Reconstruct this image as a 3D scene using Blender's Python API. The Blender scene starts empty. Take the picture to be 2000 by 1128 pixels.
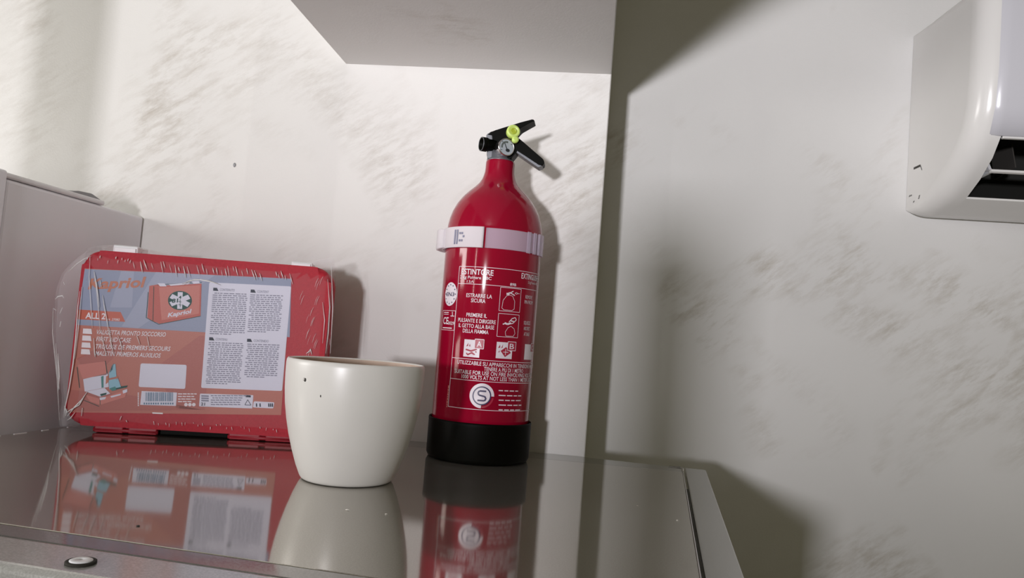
import bpy, bmesh, math, random
from mathutils import Vector, Matrix, noise

random.seed(7)
S = bpy.context.scene
COL = S.collection
PI = math.pi

# ------------------------------------------------------------------ camera
FOC, CX, CY, CH = 1500.0, 1000.0, 564.0, 0.137
up = Vector((.0774, 1, .064)).normalized()
dd = Vector(((1155 - CX) / FOC, -(672 - CY) / FOC, 1.0))
dd = (dd - up * dd.dot(up)).normalized()
xx = up.cross(dd)
AX = (xx, dd, up)                       # world axes written in camera axes (right, up, forward)
cam = bpy.data.objects.new('camera', bpy.data.cameras.new('camera'))
COL.objects.link(cam)
S.camera = cam
cam.data.sensor_width = 36
cam.data.lens = 36 * FOC / 2000
cam.data.clip_start = .01
R3 = Matrix([[AX[i][0], AX[i][1], -AX[i][2]] for i in range(3)])
cam.matrix_world = Matrix.Translation((0, 0, CH)) @ R3.to_4x4()
CAM = Vector((0, 0, CH))


def ray(px, py):
    v = Vector(((px - CX) / FOC, -(py - CY) / FOC, 1))
    return Vector((AX[0].dot(v), AX[1].dot(v), AX[2].dot(v)))


# ------------------------------------------------------------------ light
S.view_settings.view_transform = 'Standard'
S.view_settings.look = 'None'
S.view_settings.gamma = 1
S.view_settings.use_curve_mapping = False
S.view_settings.exposure = 0.0
W = bpy.data.worlds.new('World')
S.world = W
W.use_nodes = True
W.node_tree.nodes['Background'].inputs[0].default_value = (1, .93, .58, 1)
W.node_tree.nodes['Background'].inputs[1].default_value = .12


def area(name, loc, target, sx, sy, power, col):
    l = bpy.data.lights.new(name, 'AREA')
    l.shape = 'RECTANGLE'
    l.size, l.size_y = sx, sy
    l.energy = power
    l.color = col
    o = bpy.data.objects.new(name, l)
    COL.objects.link(o)
    o.location = loc
    o.rotation_euler = (Vector(target) - Vector(loc)).to_track_quat('-Z', 'Y').to_euler()
    return o


A = area('door_light', (-.42, -1.25, .16), (.20, 1.0, 1.05), .11, .12, 8.4, (.97, .95, 1))
A.data.spread = math.radians(76)
area('window_light', (-1.90, .12, .38), (-.1, .95, .42), .7, .5, 16.0, (1, .975, .955))
area('slit_light', (-1.31, -1.05, .30), (-.13, .82, .2), .008, .72, 1.8, (1, .99, .98))


# ------------------------------------------------------------------ materials
def mat(name, col, rough=.5, metal=0, spec=.5, **kw):
    m = bpy.data.materials.new(name)
    m.use_nodes = True
    b = m.node_tree.nodes['Principled BSDF']
    b.inputs['Base Color'].default_value = (*col, 1)
    b.inputs['Roughness'].default_value = rough
    b.inputs['Metallic'].default_value = metal
    b.inputs['Specular IOR Level'].default_value = spec
    for k, v in kw.items():
        b.inputs[k.replace('_', ' ')].default_value = v
    return m


def nd(m, t, **kw):
    n = m.node_tree.nodes.new(t)
    for k, v in kw.items():
        if k.startswith('i_'):
            n.inputs[k[2:].replace('_', ' ')].default_value = v
        else:
            setattr(n, k, v)
    return n


def lk(m, a, b):
    m.node_tree.links.new(a, b)


def grain(m, scale=60, amt=.06, bump=.1, dist=.0005):
    """fine mottling of the base colour and a little relief"""
    b = m.node_tree.nodes['Principled BSDF']
    c = b.inputs['Base Color'].default_value[:]
    tc = nd(m, 'ShaderNodeTexCoord')
    n = nd(m, 'ShaderNodeTexNoise', i_Scale=scale, i_Detail=4)
    lk(m, tc.outputs['Object'], n.inputs['Vector'])
    r = nd(m, 'ShaderNodeValToRGB')
    r.color_ramp.elements[0].position = .3
    r.color_ramp.elements[1].position = .7
    r.color_ramp.elements[0].color = (*[x * (1 - amt) for x in c[:3]], 1)
    r.color_ramp.elements[1].color = (*[min(1, x * (1 + amt)) for x in c[:3]], 1)
    lk(m, n.outputs['Fac'], r.inputs['Fac'])
    lk(m, r.outputs['Color'], b.inputs['Base Color'])
    if bump:
        bp = nd(m, 'ShaderNodeBump', i_Strength=bump, i_Distance=dist)
        lk(m, n.outputs['Fac'], bp.inputs['Height'])
        lk(m, bp.outputs['Normal'], b.inputs['Normal'])
    return m


def plaster(name, base, stroke, seed, lo=.50, hi=.62, stain=None, ang=32):
    """off-white spatula plaster: short slanted brownish strokes inside drifting patches"""
    m = mat(name, base, .55, 0, .35)
    b = m.node_tree.nodes['Principled BSDF']
    tc = nd(m, 'ShaderNodeTexCoord')
    mp = nd(m, 'ShaderNodeMapping')
    mp.inputs['Rotation'].default_value = (0, math.radians(ang), 0)
    mp.inputs['Location'].default_value = (seed, seed * .7, seed * 1.3)
    lk(m, tc.outputs['Object'], mp.inputs['Vector'])
    sc = nd(m, 'ShaderNodeMapping')
    sc.inputs['Scale'].default_value = (.26, 1, 1)
    lk(m, mp.outputs['Vector'], sc.inputs['Vector'])
    # patches
    pn = nd(m, 'ShaderNodeTexNoise', i_Scale=4.2, i_Detail=3.0, i_Roughness=.55, i_Distortion=.6)
    lk(m, mp.outputs['Vector'], pn.inputs['Vector'])
    pr = nd(m, 'ShaderNodeMapRange', i_From_Min=lo, i_From_Max=hi)
    lk(m, pn.outputs['Fac'], pr.inputs['Value'])
    # strokes
    sn = nd(m, 'ShaderNodeTexNoise', i_Scale=72, i_Detail=7, i_Roughness=.72)
    lk(m, sc.outputs['Vector'], sn.inputs['Vector'])
    sr = nd(m, 'ShaderNodeMapRange', i_From_Min=.44, i_From_Max=.68, i_To_Max=.90)
    lk(m, sn.outputs['Fac'], sr.inputs['Value'])
    mul = nd(m, 'ShaderNodeMath', operation='MULTIPLY')
    lk(m, pr.outputs[0], mul.inputs[0])
    lk(m, sr.outputs[0], mul.inputs[1])
    # soft drift of tone
    dn = nd(m, 'ShaderNodeTexNoise', i_Scale=3.0, i_Detail=3)
    lk(m, mp.outputs['Vector'], dn.inputs['Vector'])
    dr = nd(m, 'ShaderNodeValToRGB')
    dr.color_ramp.elements[0].position = .35
    dr.color_ramp.elements[1].position = .65
    dr.color_ramp.elements[0].color = (*[x * .93 for x in base], 1)
    dr.color_ramp.elements[1].color = (*base, 1)
    lk(m, dn.outputs['Fac'], dr.inputs['Fac'])
    mx = nd(m, 'ShaderNodeMix', data_type='RGBA')
    lk(m, mul.outputs[0], mx.inputs['Factor'])
    lk(m, dr.outputs['Color'], mx.inputs[6])
    mx.inputs[7].default_value = (*stroke, 1)
    lk(m, mx.outputs[2], b.inputs['Base Color'])
    # relief
    fn = nd(m, 'ShaderNodeTexNoise', i_Scale=420, i_Detail=3)
    lk(m, tc.outputs['Object'], fn.inputs['Vector'])
    ad = nd(m, 'ShaderNodeMath', operation='MULTIPLY_ADD')
    ad.inputs[1].default_value = -.8
    lk(m, mul.outputs[0], ad.inputs[0])
    lk(m, fn.outputs['Fac'], ad.inputs[2])
    bp = nd(m, 'ShaderNodeBump', i_Strength=.22, i_Distance=.0006)
    lk(m, ad.outputs[0], bp.inputs['Height'])
    lk(m, bp.outputs['Normal'], b.inputs['Normal'])
    return m


def film(name, clear, diff, col=(.95, .94, .96), rough=.12, bump=0, bs=60, gmin=0, gmax=.40, back=.35):
    """thin clear plastic: mostly see-through, a little milky, glossy"""
    m = bpy.data.materials.new(name)
    m.use_nodes = True
    nt = m.node_tree
    nt.nodes.clear()
    out = nd(m, 'ShaderNodeOutputMaterial')
    tr = nd(m, 'ShaderNodeBsdfTransparent')
    df = nd(m, 'ShaderNodeBsdfDiffuse')
    df.inputs[0].default_value = (*col, 1)
    tl = nd(m, 'ShaderNodeBsdfTranslucent')
    tl.inputs[0].default_value = (*col, 1)
    gl = nd(m, 'ShaderNodeBsdfGlossy', i_Roughness=rough)
    m0 = nd(m, 'ShaderNodeMixShader')
    m0.inputs[0].default_value = back
    lk(m, df.outputs[0], m0.inputs[1])
    lk(m, tl.outputs[0], m0.inputs[2])
    m1 = nd(m, 'ShaderNodeMixShader')
    m1.inputs[0].default_value = diff
    lk(m, tr.outputs[0], m1.inputs[1])
    lk(m, m0.outputs[0], m1.inputs[2])
    lw = nd(m, 'ShaderNodeLayerWeight', i_Blend=.5)
    pw = nd(m, 'ShaderNodeMath', operation='POWER')
    pw.inputs[1].default_value = 4
    lk(m, lw.outputs['Facing'], pw.inputs[0])
    fr = nd(m, 'ShaderNodeMapRange', i_To_Min=gmin, i_To_Max=gmax)
    lk(m, pw.outputs[0], fr.inputs['Value'])
    m2 = nd(m, 'ShaderNodeMixShader')
    lk(m, fr.outputs[0], m2.inputs[0])
    lk(m, m1.outputs[0], m2.inputs[1])
    lk(m, gl.outputs[0], m2.inputs[2])
    lk(m, m2.outputs[0], out.inputs[0])
    if bump:
        tc = nd(m, 'ShaderNodeTexCoord')
        n = nd(m, 'ShaderNodeTexNoise', i_Scale=bs, i_Detail=3, i_Distortion=1.5)
        lk(m, tc.outputs['Object'], n.inputs['Vector'])
        bp = nd(m, 'ShaderNodeBump', i_Strength=bump, i_Distance=.004)
        lk(m, n.outputs['Fac'], bp.inputs['Height'])
        lk(m, bp.outputs['Normal'], gl.inputs['Normal'])
        lk(m, bp.outputs['Normal'], lw.inputs['Normal'])
    return m


M = {}
M['wall'] = plaster('plaster_wall', (.79, .775, .75), (.50, .46, .41), 3.1, .47, .66)
M['alcove'] = plaster('plaster_alcove', (.76, .75, .735), (.36, .31, .23), 8.4, .51, .72, ang=38)
M['soffit'] = plaster('plaster_soffit', (.74, .725, .71), (.50, .46, .41), 5.2, .55, .68)
M['fridge'] = grain(mat('white_enamel', (.88, .87, .92), .32), 9, .03, .04)
M['fridge_trim'] = mat('grey_trim', (.30, .30, .31), .5)
M['ac'] = grain(mat('white_ac_plastic', (.80, .785, .765), .22), 6, .02, 0)
M['ac_panel'] = grain(mat('white_ac_panel', (.63, .625, .67), .22), 6, .02, 0)
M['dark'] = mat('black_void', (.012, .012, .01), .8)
M['scuff'] = mat('scuff_mark', (.05, .045, .04), .8)
M['pot'] = grain(mat('cream_ceramic', (.71, .69, .65), .33), 25, .02, .05)
M['pot_in'] = grain(mat('bisque_inside', (.55, .42, .34), .75), 60, .08, .1)
M['red'] = mat('red_enamel', (.30, .002, .022), .10, 0, .4)
M['black'] = grain(mat('black_rubber', (.003, .003, .002), .5, 0, .06), 200, .1, .1, .0002)
M['blackgloss'] = mat('black_valve_plastic', (.003, .003, .002), .42, 0, .05)
M['greyvalve'] = mat('grey_valve_metal', (.16, .165, .18), .4, .3)
M['chrome'] = grain(mat('satin_metal', (.75, .72, .73), .22, 1), 200, .03, 0)
M['dial'] = mat('dial_face', (.42, .46, .50), .5)
M['dialdark'] = mat('dial_print', (.02, .025, .03), .5)
M['dialgreen'] = mat('dial_band', (.11, .13, .12), .5)
M['lime'] = mat('lime_plastic', (.66, .80, .20), .35, 0, .5, Subsurface_Weight=.15)
M['limedark'] = mat('lime_plastic_inner', (.42, .50, .04), .4)
M['print'] = mat('white_print', (.80, .72, .78), .4)
M['printred'] = mat('red_print', (.40, .02, .05), .4)
M['navy'] = mat('navy_print', (.03, .02, .09), .4)
M['strap'] = film('frosted_strap_plastic', 0, .42, (.90, .80, .95), .2)
M['strap2'] = film('milky_strap_plastic', 0, .90, (.97, .93, .96), .2)
M['casered'] = grain(mat('red_case_plastic', (.50, .028, .045), .5, 0, .15), 300, .08, .12, .0003)
M['casedark'] = grain(mat('dark_red_hinge_plastic', (.40, .02, .035), .45), 200, .08, .1)
M['clip'] = grain(mat('white_clip_plastic', (.86, .86, .88), .35), 50, .02, 0)
M['lab_blue'] = mat('label_blue_grey', (.34, .38, .53), .35, 0, .08)
M['lab_blue2'] = mat('label_blue_grey_light', (.42, .45, .60), .35, 0, .08)
M['lab_or'] = mat('label_orange', (.56, .21, .17), .35, 0, .08)
M['lab_or2'] = mat('label_orange_dark', (.50, .17, .15), .35, 0, .08)
M['lab_or3'] = mat('label_orange_band', (.62, .15, .10), .35, 0, .08)
M['lab_white'] = mat('label_white', (.80, .79, .93), .35, 0, .08)
M['lab_logo'] = mat('label_logo_orange', (.60, .22, .14), .35, 0, .08)
M['lab_text'] = mat('label_grey_text', (.30, .30, .40), .4, 0, .08)
M['lab_dark'] = mat('label_dark_print', (.03, .04, .07), .4, 0, .08)
M['lab_pink'] = mat('label_picture_red', (.60, .16, .14), .4, 0, .08)
M['lab_pink2'] = mat('label_picture_red_light', (.68, .25, .22), .4, 0, .08)
M['lab_green'] = mat('label_emblem_green', (.015, .09, .08), .4, 0, .08)
M['lab_cyan'] = mat('label_picture_cyan', (.33, .58, .72), .4, 0, .08)
M['lab_teal'] = mat('label_picture_teal', (.08, .28, .27), .4, 0, .08)
M['lab_bars'] = mat('label_barcode_bars', (.16, .26, .38), .4, 0, .08)
M['wrap'] = film('clear_wrap', .8, .085, (.95, .93, .95), .08, .05, 30)
M['wrap2'] = film('clear_wrap_loose', .8, .20, (.95, .93, .95), .10, .12, 40)
M['crease'] = film('wrap_crease', .3, .92, (1, .99, 1), .35, gmin=.05, gmax=.06, back=0)  # diffuse white: the film's glints are put into the crease colour
M['crease2'] = film('wrap_fold', .6, .40, (1, .99, 1), .3, gmin=.02, gmax=.03, back=0)  # weaker white for softer folds, again glints put into colour
M['gap'] = mat('seam_shadow', (.02, .018, .012), .8)  # near-black, used on the outer ring of the screw cap
M['dust'] = mat('dust_white', (.75, .72, .66), .9)

# worktop: speckled brown-grey glossy sheet
def top_mat(name, col, rough):
    m = mat(name, col, rough, 0, .5)
    b = m.node_tree.nodes['Principled BSDF']
    b.inputs['Metallic'].default_value = .78
    tc = nd(m, 'ShaderNodeTexCoord')
    n = nd(m, 'ShaderNodeTexNoise', i_Scale=900, i_Detail=2)
    lk(m, tc.outputs['Object'], n.inputs['Vector'])
    r = nd(m, 'ShaderNodeValToRGB')
    r.color_ramp.elements[0].position = .35
    r.color_ramp.elements[1].position = .72
    r.color_ramp.elements[0].color = (*[x * .90 for x in col], 1)
    r.color_ramp.elements[1].color = (*[min(.95, x * 1.15) for x in col], 1)
    lk(m, n.outputs['Fac'], r.inputs['Fac'])
    lk(m, r.outputs['Color'], b.inputs['Base Color'])
    rr = nd(m, 'ShaderNodeMapRange', i_To_Min=rough * .7, i_To_Max=rough * 1.5)
    lk(m, n.outputs['Fac'], rr.inputs['Value'])
    lk(m, rr.outputs[0], b.inputs['Roughness'])
    return m


M['top'] = top_mat('speckled_worktop', (.46, .435, .39), .06)
M['edge'] = top_mat('worktop_bevel', (.34, .33, .32), .10)
M['strip'] = top_mat('worktop_border', (.34, .335, .31), .10)
M['front'] = top_mat('worktop_front_strip', (.60, .60, .58), .16)
M['front'].node_tree.nodes['Principled BSDF'].inputs['Metallic'].default_value = .5
M['body'] = grain(mat('appliance_body_white', (.55, .55, .52), .4), 9, .03, .04)


# ------------------------------------------------------------------ mesh helpers
def obj(name, bm, m, parent=None, smooth=False, at=None):
    if smooth:
        for f in bm.faces:
            f.smooth = True
    bmesh.ops.recalc_face_normals(bm, faces=bm.faces[:])
    me = bpy.data.meshes.new(name)
    bm.to_mesh(me)
    bm.free()
    me.materials.append(m)
    o = bpy.data.objects.new(name, me)
    COL.objects.link(o)
    if parent:
        o.parent = parent
    if at is not None:
        o.location = at
    return o


def thing(name, label, cat, loc=(0, 0, 0), rz=0, group=None):
    o = bpy.data.objects.new(name, None)
    o.empty_display_size = .02
    COL.objects.link(o)
    o.location = loc
    o.rotation_euler = (0, 0, rz)
    o['label'] = label
    o['category'] = cat
    if group:
        o['group'] = group
    return o


def tag(o, label, cat):
    o['label'] = label
    o['category'] = cat
    return o


def box(bm, x0, x1, y0, y1, z0, z1, bev=0, seg=2):
    t = bmesh.new()
    bmesh.ops.create_cube(t, size=1)
    for v in t.verts:
        v.co = Vector(((x0 + x1) / 2 + v.co.x * (x1 - x0), (y0 + y1) / 2 + v.co.y * (y1 - y0),
                       (z0 + z1) / 2 + v.co.z * (z1 - z0)))
    if bev:
        bmesh.ops.bevel(t, geom=t.edges[:], offset=bev, segments=seg, profile=.5, affect='EDGES')
    merge(bm, t)


def merge(bm, t, mtx=None):
    if mtx is not None:
        t.transform(mtx)
    mp = {v: bm.verts.new(v.co) for v in t.verts}
    for f in t.faces:
        try:
            nf = bm.faces.new([mp[v] for v in f.verts])
            nf.smooth = f.smooth
        except ValueError:
            pass
    t.free()


def lathe(bm, prof, n=64, mtx=None, cap0=True, cap1=True):
    t = bmesh.new()
    rings = []
    for r, z in prof:
        rings.append([t.verts.new((r * math.cos(2 * PI * k / n), r * math.sin(2 * PI * k / n), z)) for k in range(n)])
    for a, b in zip(rings, rings[1:]):
        for k in range(n):
            t.faces.new((a[k], a[(k + 1) % n], b[(k + 1) % n], b[k]))
    if cap0:
        t.faces.new(rings[0][::-1])
    if cap1:
        t.faces.new(rings[-1])
    for f in t.faces:
        f.smooth = len(f.verts) == 4
    merge(bm, t, mtx)


def tube(bm, pts, rads, n=8, flat=1.0):
    pts = [Vector(p) for p in pts]
    if not hasattr(rads, '__len__'):
        rads = [rads] * len(pts)
    t = bmesh.new()
    rings = []
    for i, p in enumerate(pts):
        d = (pts[min(i + 1, len(pts) - 1)] - pts[max(i - 1, 0)]).normalized()
        a = Vector((0, 1, 0)) if abs(d.y) < .9 else Vector((1, 0, 0))
        u = d.cross(a).normalized()
        v = d.cross(u).normalized()
        rings.append([t.verts.new(p + (u * math.cos(2 * PI * k / n) + v * math.sin(2 * PI * k / n) * flat) * rads[i])
                      for k in range(n)])
    for a, b in zip(rings, rings[1:]):
        for k in range(n):
            t.faces.new((a[k], a[(k + 1) % n], b[(k + 1) % n], b[k]))
    t.faces.new(rings[0][::-1])
    t.faces.new(rings[-1])
    for f in t.faces:
        f.smooth = True
    merge(bm, t)


def rounded(pts, rad, seg=5):
    """round every corner of a polygon"""
    out = []
    n = len(pts)
    rads = rad if hasattr(rad, '__len__') else [rad] * n
    for i in range(n):
        p = Vector(pts[i]); a = Vector(pts[i - 1]); b = Vector(pts[(i + 1) % n])
        r = min(rads[i], (a - p).length * .49, (b - p).length * .49)
        if r <= 0:
            out.append(p)
            continue
        s = p + (a - p).normalized() * r
        e = p + (b - p).normalized() * r
        for k in range(seg + 1):
            t = k / seg
            out.append(s * (1 - t) ** 2 + p * 2 * t * (1 - t) + e * t * t)
    return out


def prism(bm, pts, fn, h0, h1, bev=0, seg=2):
    """extrude the 2-D polygon pts between depths h0 and h1; fn(u, v, h) -> point"""
    t = bmesh.new()
    a = [t.verts.new(fn(p[0], p[1], h0)) for p in pts]
    b = [t.verts.new(fn(p[0], p[1], h1)) for p in pts]
    n = len(pts)
    fa = t.faces.new(a)
    fb = t.faces.new(b[::-1])
    for k in range(n):
        t.faces.new((a[k], b[k], b[(k + 1) % n], a[(k + 1) % n]))
    if bev:
        bmesh.ops.bevel(t, geom=list(fa.edges) + list(fb.edges), offset=bev, segments=seg, profile=.5, affect='EDGES')
    merge(bm, t)


XZ = lambda u, v, h: Vector((u, h, v))
YZ = lambda u, v, h: Vector((h, u, v))
XY = lambda u, v, h: Vector((u, v, h))


def text_bm(body, bold=0.0, shear=0.0):
    """lettering in the built-in font as a flat mesh with its left at x=0; returns (bmesh, width)"""
    cu = bpy.data.curves.new('lettering', 'FONT')
    cu.body = body
    cu.size = 1
    cu.offset = bold
    cu.shear = shear
    cu.resolution_u = 3
    o = bpy.data.objects.new('lettering_source', cu)
    COL.objects.link(o)
    dg = bpy.context.evaluated_depsgraph_get()
    me = o.evaluated_get(dg).to_mesh()
    bm = bmesh.new()
    bm.from_mesh(me)
    o.evaluated_get(dg).to_mesh_clear()
    bpy.data.objects.remove(o)
    bpy.data.curves.remove(cu)
    xs = [v.co.x for v in bm.verts] or [0, 1]
    x0 = min(xs)
    for v in bm.verts:
        v.co.x -= x0
    return bm, max(xs) - x0


def cap_h(body):
    return .73


def flat_text(bm, body, u0, v0, u1, h, place, bold=0., shear=0., dv=0.):
    """write body from u0 to u1 with capital height h; place(u, v) -> point; dv tilts the line"""
    t, w = text_bm(body, bold, shear)
    k = (u1 - u0) / max(w, 1e-6)
    for v in t.verts:
        u = u0 + v.co.x * k
        vv = v0 + v.co.y * h / .73 + dv * v.co.x / w
        v.co = place(u, vv)
    mp = {v: bm.verts.new(v.co) for v in t.verts}
    for f in t.faces:
        try:
            bm.faces.new([mp[v] for v in f.verts])
        except ValueError:
            pass
    t.free()


# ================================================================== SETTING
YW = .955      # face of the wall behind the worktop
YA = 1.10     # recessed wall on the right
ZS = .4777     # underside of the overhang
XE = .0015     # right edge of the wall block and of the overhang
BX0 = -.3455


def structure(o):
    o['kind'] = 'structure'
    return o


bm = bmesh.new()
box(bm, -1.7, XE, YW, YA + .1, -.92, 1.6, .0012, 1)
structure(obj('wall_back', bm, M['wall']))
bm = bmesh.new()
box(bm, XE - .05, 2.4, YA, YA + .1, -.92, 1.6)
structure(obj('wall_alcove', bm, M['alcove']))
bm = bmesh.new()
box(bm, BX0, XE, .10, YW + .01, ZS, 1.6, .0012, 1)
structure(obj('ceiling_soffit', bm, M['soffit']))
bm = bmesh.new()
box(bm, -2.4, 2.4, -3, YA + .1, -.95, -.90)
structure(obj('floor', bm, grain(mat('floor_tile', (.42, .38, .33), .4), 8, .1, .05)))

bm = bmesh.new()
lathe(bm, [(.041, -.90), (.041, 1.6)], 40, Matrix.Translation((-.656, .40, 0)))
structure(obj('trim_1', bm, mat('pipe_paint', (.7, .69, .66), .5)))  # unseen round post, added to shade a band of the left wall
bm = bmesh.new()
box(bm, -.210, -.160, -.22, -.18, -.90, .229, .004, 2)
structure(obj('trim_2', bm, mat('post_paint', (.6, .58, .54), .5)))  # unseen post behind the camera, added to shade the recessed wall

# ================================================================== WORKTOP
TR = math.radians(-5.2)
ORG = Vector((.1157, .925, 0))        # back right corner of the inner panel
wt = thing('worktop_cabinet', 'low cabinet with glossy speckled grey-brown worktop under the red case, pot and extinguisher', 'worktop',
           (ORG.x, ORG.y, 0), TR)
TH = .012
TW, TD = .675, .520                   # inner panel
bm = bmesh.new()
def wl(x, y):
    v = Matrix.Rotation(-TR, 4, 'Z') @ (Vector((x, y, 0)) - ORG)
    return (v.x, v.y)


prism(bm, [(-TW, -TD), (0, -TD), wl(.1138, .9080), wl(-.5720, .9040)], XY, -TH, 0, .0009, 2)
obj('panel', bm, M['top'], wt)
bm = bmesh.new()
box(bm, .0030, .0275, -TD - .060, .016, -TH, .0, .0012, 2)
o = obj('border_strip', bm, M['strip'], wt)
o['label'] = 'right border strip'
bm = bmesh.new()
box(bm, -TW, .0012, -TD - .060, -TD - .0165, -TH, -.0006, .0045, 4)
o = obj('border_strip', bm, M['front'], wt)
o['label'] = 'front border strip'
bm = bmesh.new()
prism(bm, [(-TD - .0010, -.0002), (-TD - .0010, -TH), (-TD - .0160, -TH), (-TD - .0160, -.0012)], YZ, -TW, .0012, .0003, 1)
obj('bevelled_edge', bm, M['edge'], wt)
bm = bmesh.new()
prism(bm, [wl(-.5720, .9055), wl(.1140, .9095), wl(.1160, .9400), wl(.004, .9500), wl(.001, .9540), wl(-.575, .9540)], XY, -TH, -.0003, .0008, 2)
o = obj('border_strip', bm, M['strip'], wt)
o['label'] = 'narrow back border strip'
bm = bmesh.new()
box(bm, -TW + .06, .026, -TD - .058, -.055, -.88, -TH - .0002, .002, 2)
obj('cabinet_body', bm, M['body'], wt)
bm = bmesh.new()
# bright raised bead along the left seam
for k in range(11):
    y = -.43 + k * .036
    box(bm, -TW - .0008, -TW + .0012, y, y + random.uniform(.008, .03), -.001, .0006, .0003, 1)
obj('edge_bead', bm, M['clip'], wt)
bm = bmesh.new()
tube(bm, [(.0002, -.015 - k * .03, .0001) for k in range(0, 17)], .0005, 6)
tube(bm, [(.0002, -.017, .0004), (.0008, .002, .0006), (-.002, .0128, .0006), (-.016, .0140, .0004)], [.0004, .0008, .0006, .0003], 6)
obj('edge_bead', bm, M['chrome'], wt)
# round screw cap on the front strip
bm = bmesh.new()
q = ray(158, 1097); t = (0 - CH) / q.z; p = CAM + q * t
lp = Matrix.Rotation(-TR, 4, 'Z') @ (p - ORG)
lathe(bm, [(.0078, -.001), (.0078, .0006), (.0070, .0010), (.0060, .0006)], 40, Matrix.Translation((lp.x, lp.y, 0)))
cap = obj('screw_cap', bm, M['gap'], wt)
bm = bmesh.new()
lathe(bm, [(.0058, .0004), (.0058, .0011), (.0050, .0015), (.0012, .0015), (.0008, .0010)], 40, Matrix.Translation((lp.x, lp.y, 0)))
obj('cap_disc', bm, M['clip'], cap)


def on_top(px, py):
    r = ray(px, py)
    return CAM + r * (-CH / r.z)


# crumbs lying on the worktop
for px, py, s, lab in ((679, 996, .0012, 'tiny white crumb in front of the cream pot, the left one'),
                       (754, 1004, .0009, 'tiny white crumb in front of the cream pot, the right one'),
                       (270, 1027, .0009, 'tiny dark crumb on the worktop below the red case'),
                       (1245, 988, .0007, 'tiny pale crumb on the bare right part of the worktop'),
                       (1323, 1016, .0007, 'tiny pale crumb beside the right seam of the worktop')):
    bm = bmesh.new()
    bmesh.ops.create_icosphere(bm, subdivisions=1, radius=s)
    for v in bm.verts:
        v.co.x *= random.uniform(.8, 2); v.co.y *= random.uniform(.8, 1.6); v.co.z = max(v.co.z * .5, -s * .3) + s * .3
    p = on_top(px, py)
    o = obj('crumb', bm, M['scuff'] if 'dark' in lab else M['dust'], at=(p.x, p.y, 0.0001))
    tag(o, lab, 'crumb')

# ================================================================== FREEZER AT LEFT
XF = -.600
fz = thing('chest_freezer', 'white enamelled freezer at the left edge, top just above the worktop', 'freezer', (XF, .70, -.90))
oz = .90
bm = bmesh.new()
box(bm, -.55, 0, .012, .2535, 0, oz + .2590, .004, 3)
obj('cabinet', bm, M['fridge'], fz)
bm = bmesh.new()
box(bm, -.55, .0005, .0, .170, oz + .2592, oz + .2650, .0018, 2)
obj('lid', bm, M['clip'], fz)
bm = bmesh.new()
box(bm, -.55, .003, -.055, .0105, .03, oz + .2665, .003, 3)
obj('door', bm, M['fridge'], fz)
bm = bmesh.new()
prism(bm, rounded([(.115, oz + .265), (.125, oz + .2685), (.150, oz + .2700), (.168, oz + .2655), (.170, oz + .265)], .003), YZ, -.030, -.004, .001)
obj('hinge_cover', bm, M['fridge_trim'], fz)
bm = bmesh.new()
lathe(bm, [(.004, 0), (.004, .003), (.003, .004)], 20, Matrix.Translation((-.006, -.004, oz + .2665)))
obj('hinge_cap', bm, M['fridge_trim'], fz)

# ================================================================== AIR CONDITIONER
XA = .4385
AC0 = Vector((XA, 1.155, .33))
ac = thing('air_conditioner', 'white wall-mounted air conditioner with open louvre at the upper right', 'air conditioner', tuple(CAM + (AC0 - CAM) * (YA / 1.155)))
ac.scale = [YA / 1.155] * 3
ax = lambda u, v, h: Vector((h - XA, u - 1.155, v - .33))
prof = [(1.1545, .3600), (1.140, .3538), (1.115, .3530), (1.085, .3570), (1.0535, .3648), (1.017, .3830), (.9886, .4035),
        (.969, .4274), (.957, .4594), (.952, .505), (.951, .5846), (.9545, .6050), (.966, .6170), (.985, .6225), (1.04, .6255), (1.10, .6275), (1.1545, .6290)]
KS = [.25, .4, .6, .8] + [1] * 9 + [.9, .7, .5, .25]
F_ = lambda y, z: (min(y * 1.139, 1.145), (z - .137) * 1.139 + .137)
cent = Vector((1.02, .484))


def inset(pr, d):
    """shrink the profile towards its inside, keeping the wall side in place"""
    out = []
    n = len(pr)
    for i, p in enumerate(pr):
        p = Vector(p)
        a = Vector(pr[max(i - 1, 0)]); b = Vector(pr[min(i + 1, n - 1)])
        tg = (b - a).normalized()
        nn = Vector((-tg.y, tg.x))
        if (cent - p).dot(nn) < 0:
            nn = -nn
        q = p + nn * d * KS[i]
        if i in (0, n - 1):
            q = Vector((p[0], q.y))
        out.append(q)
    return out


SEAM = 7            # profile index where the front panel meets the lower housing (z = .392)
XH = XA + .036      # left side of the outlet
XR = XA + .85


def sweep(bm, idx, levels, close=True):
    """sweep a run of profile points through (x, inset) levels; round corner at the left"""
    rings = []
    for x, d in levels:
        pr = inset(prof, d)
        rings.append([bm.verts.new(ax(pr[i][0], pr[i][1], x)) for i in idx])
    for a, b in zip(rings, rings[1:]):
        for k in range(len(idx) - 1):
            f = bm.faces.new((a[k], a[k + 1], b[k + 1], b[k]))
            f.smooth = True
    return rings


RC = .026
lev = [(XA + RC - RC * math.cos(a), RC - RC * math.sin(a)) for a in [PI / 2 * k / 8 for k in range(9)]]
allidx = list(range(len(prof)))
bm = bmesh.new()
rg = sweep(bm, allidx, lev + [(XH, 0)])
f = bm.faces.new(rg[0][::-1])
o = obj('side_cover', bm, M['ac'], ac)
for po in o.data.polygons:
    po.use_smooth = len(po.vertices) == 4
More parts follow.
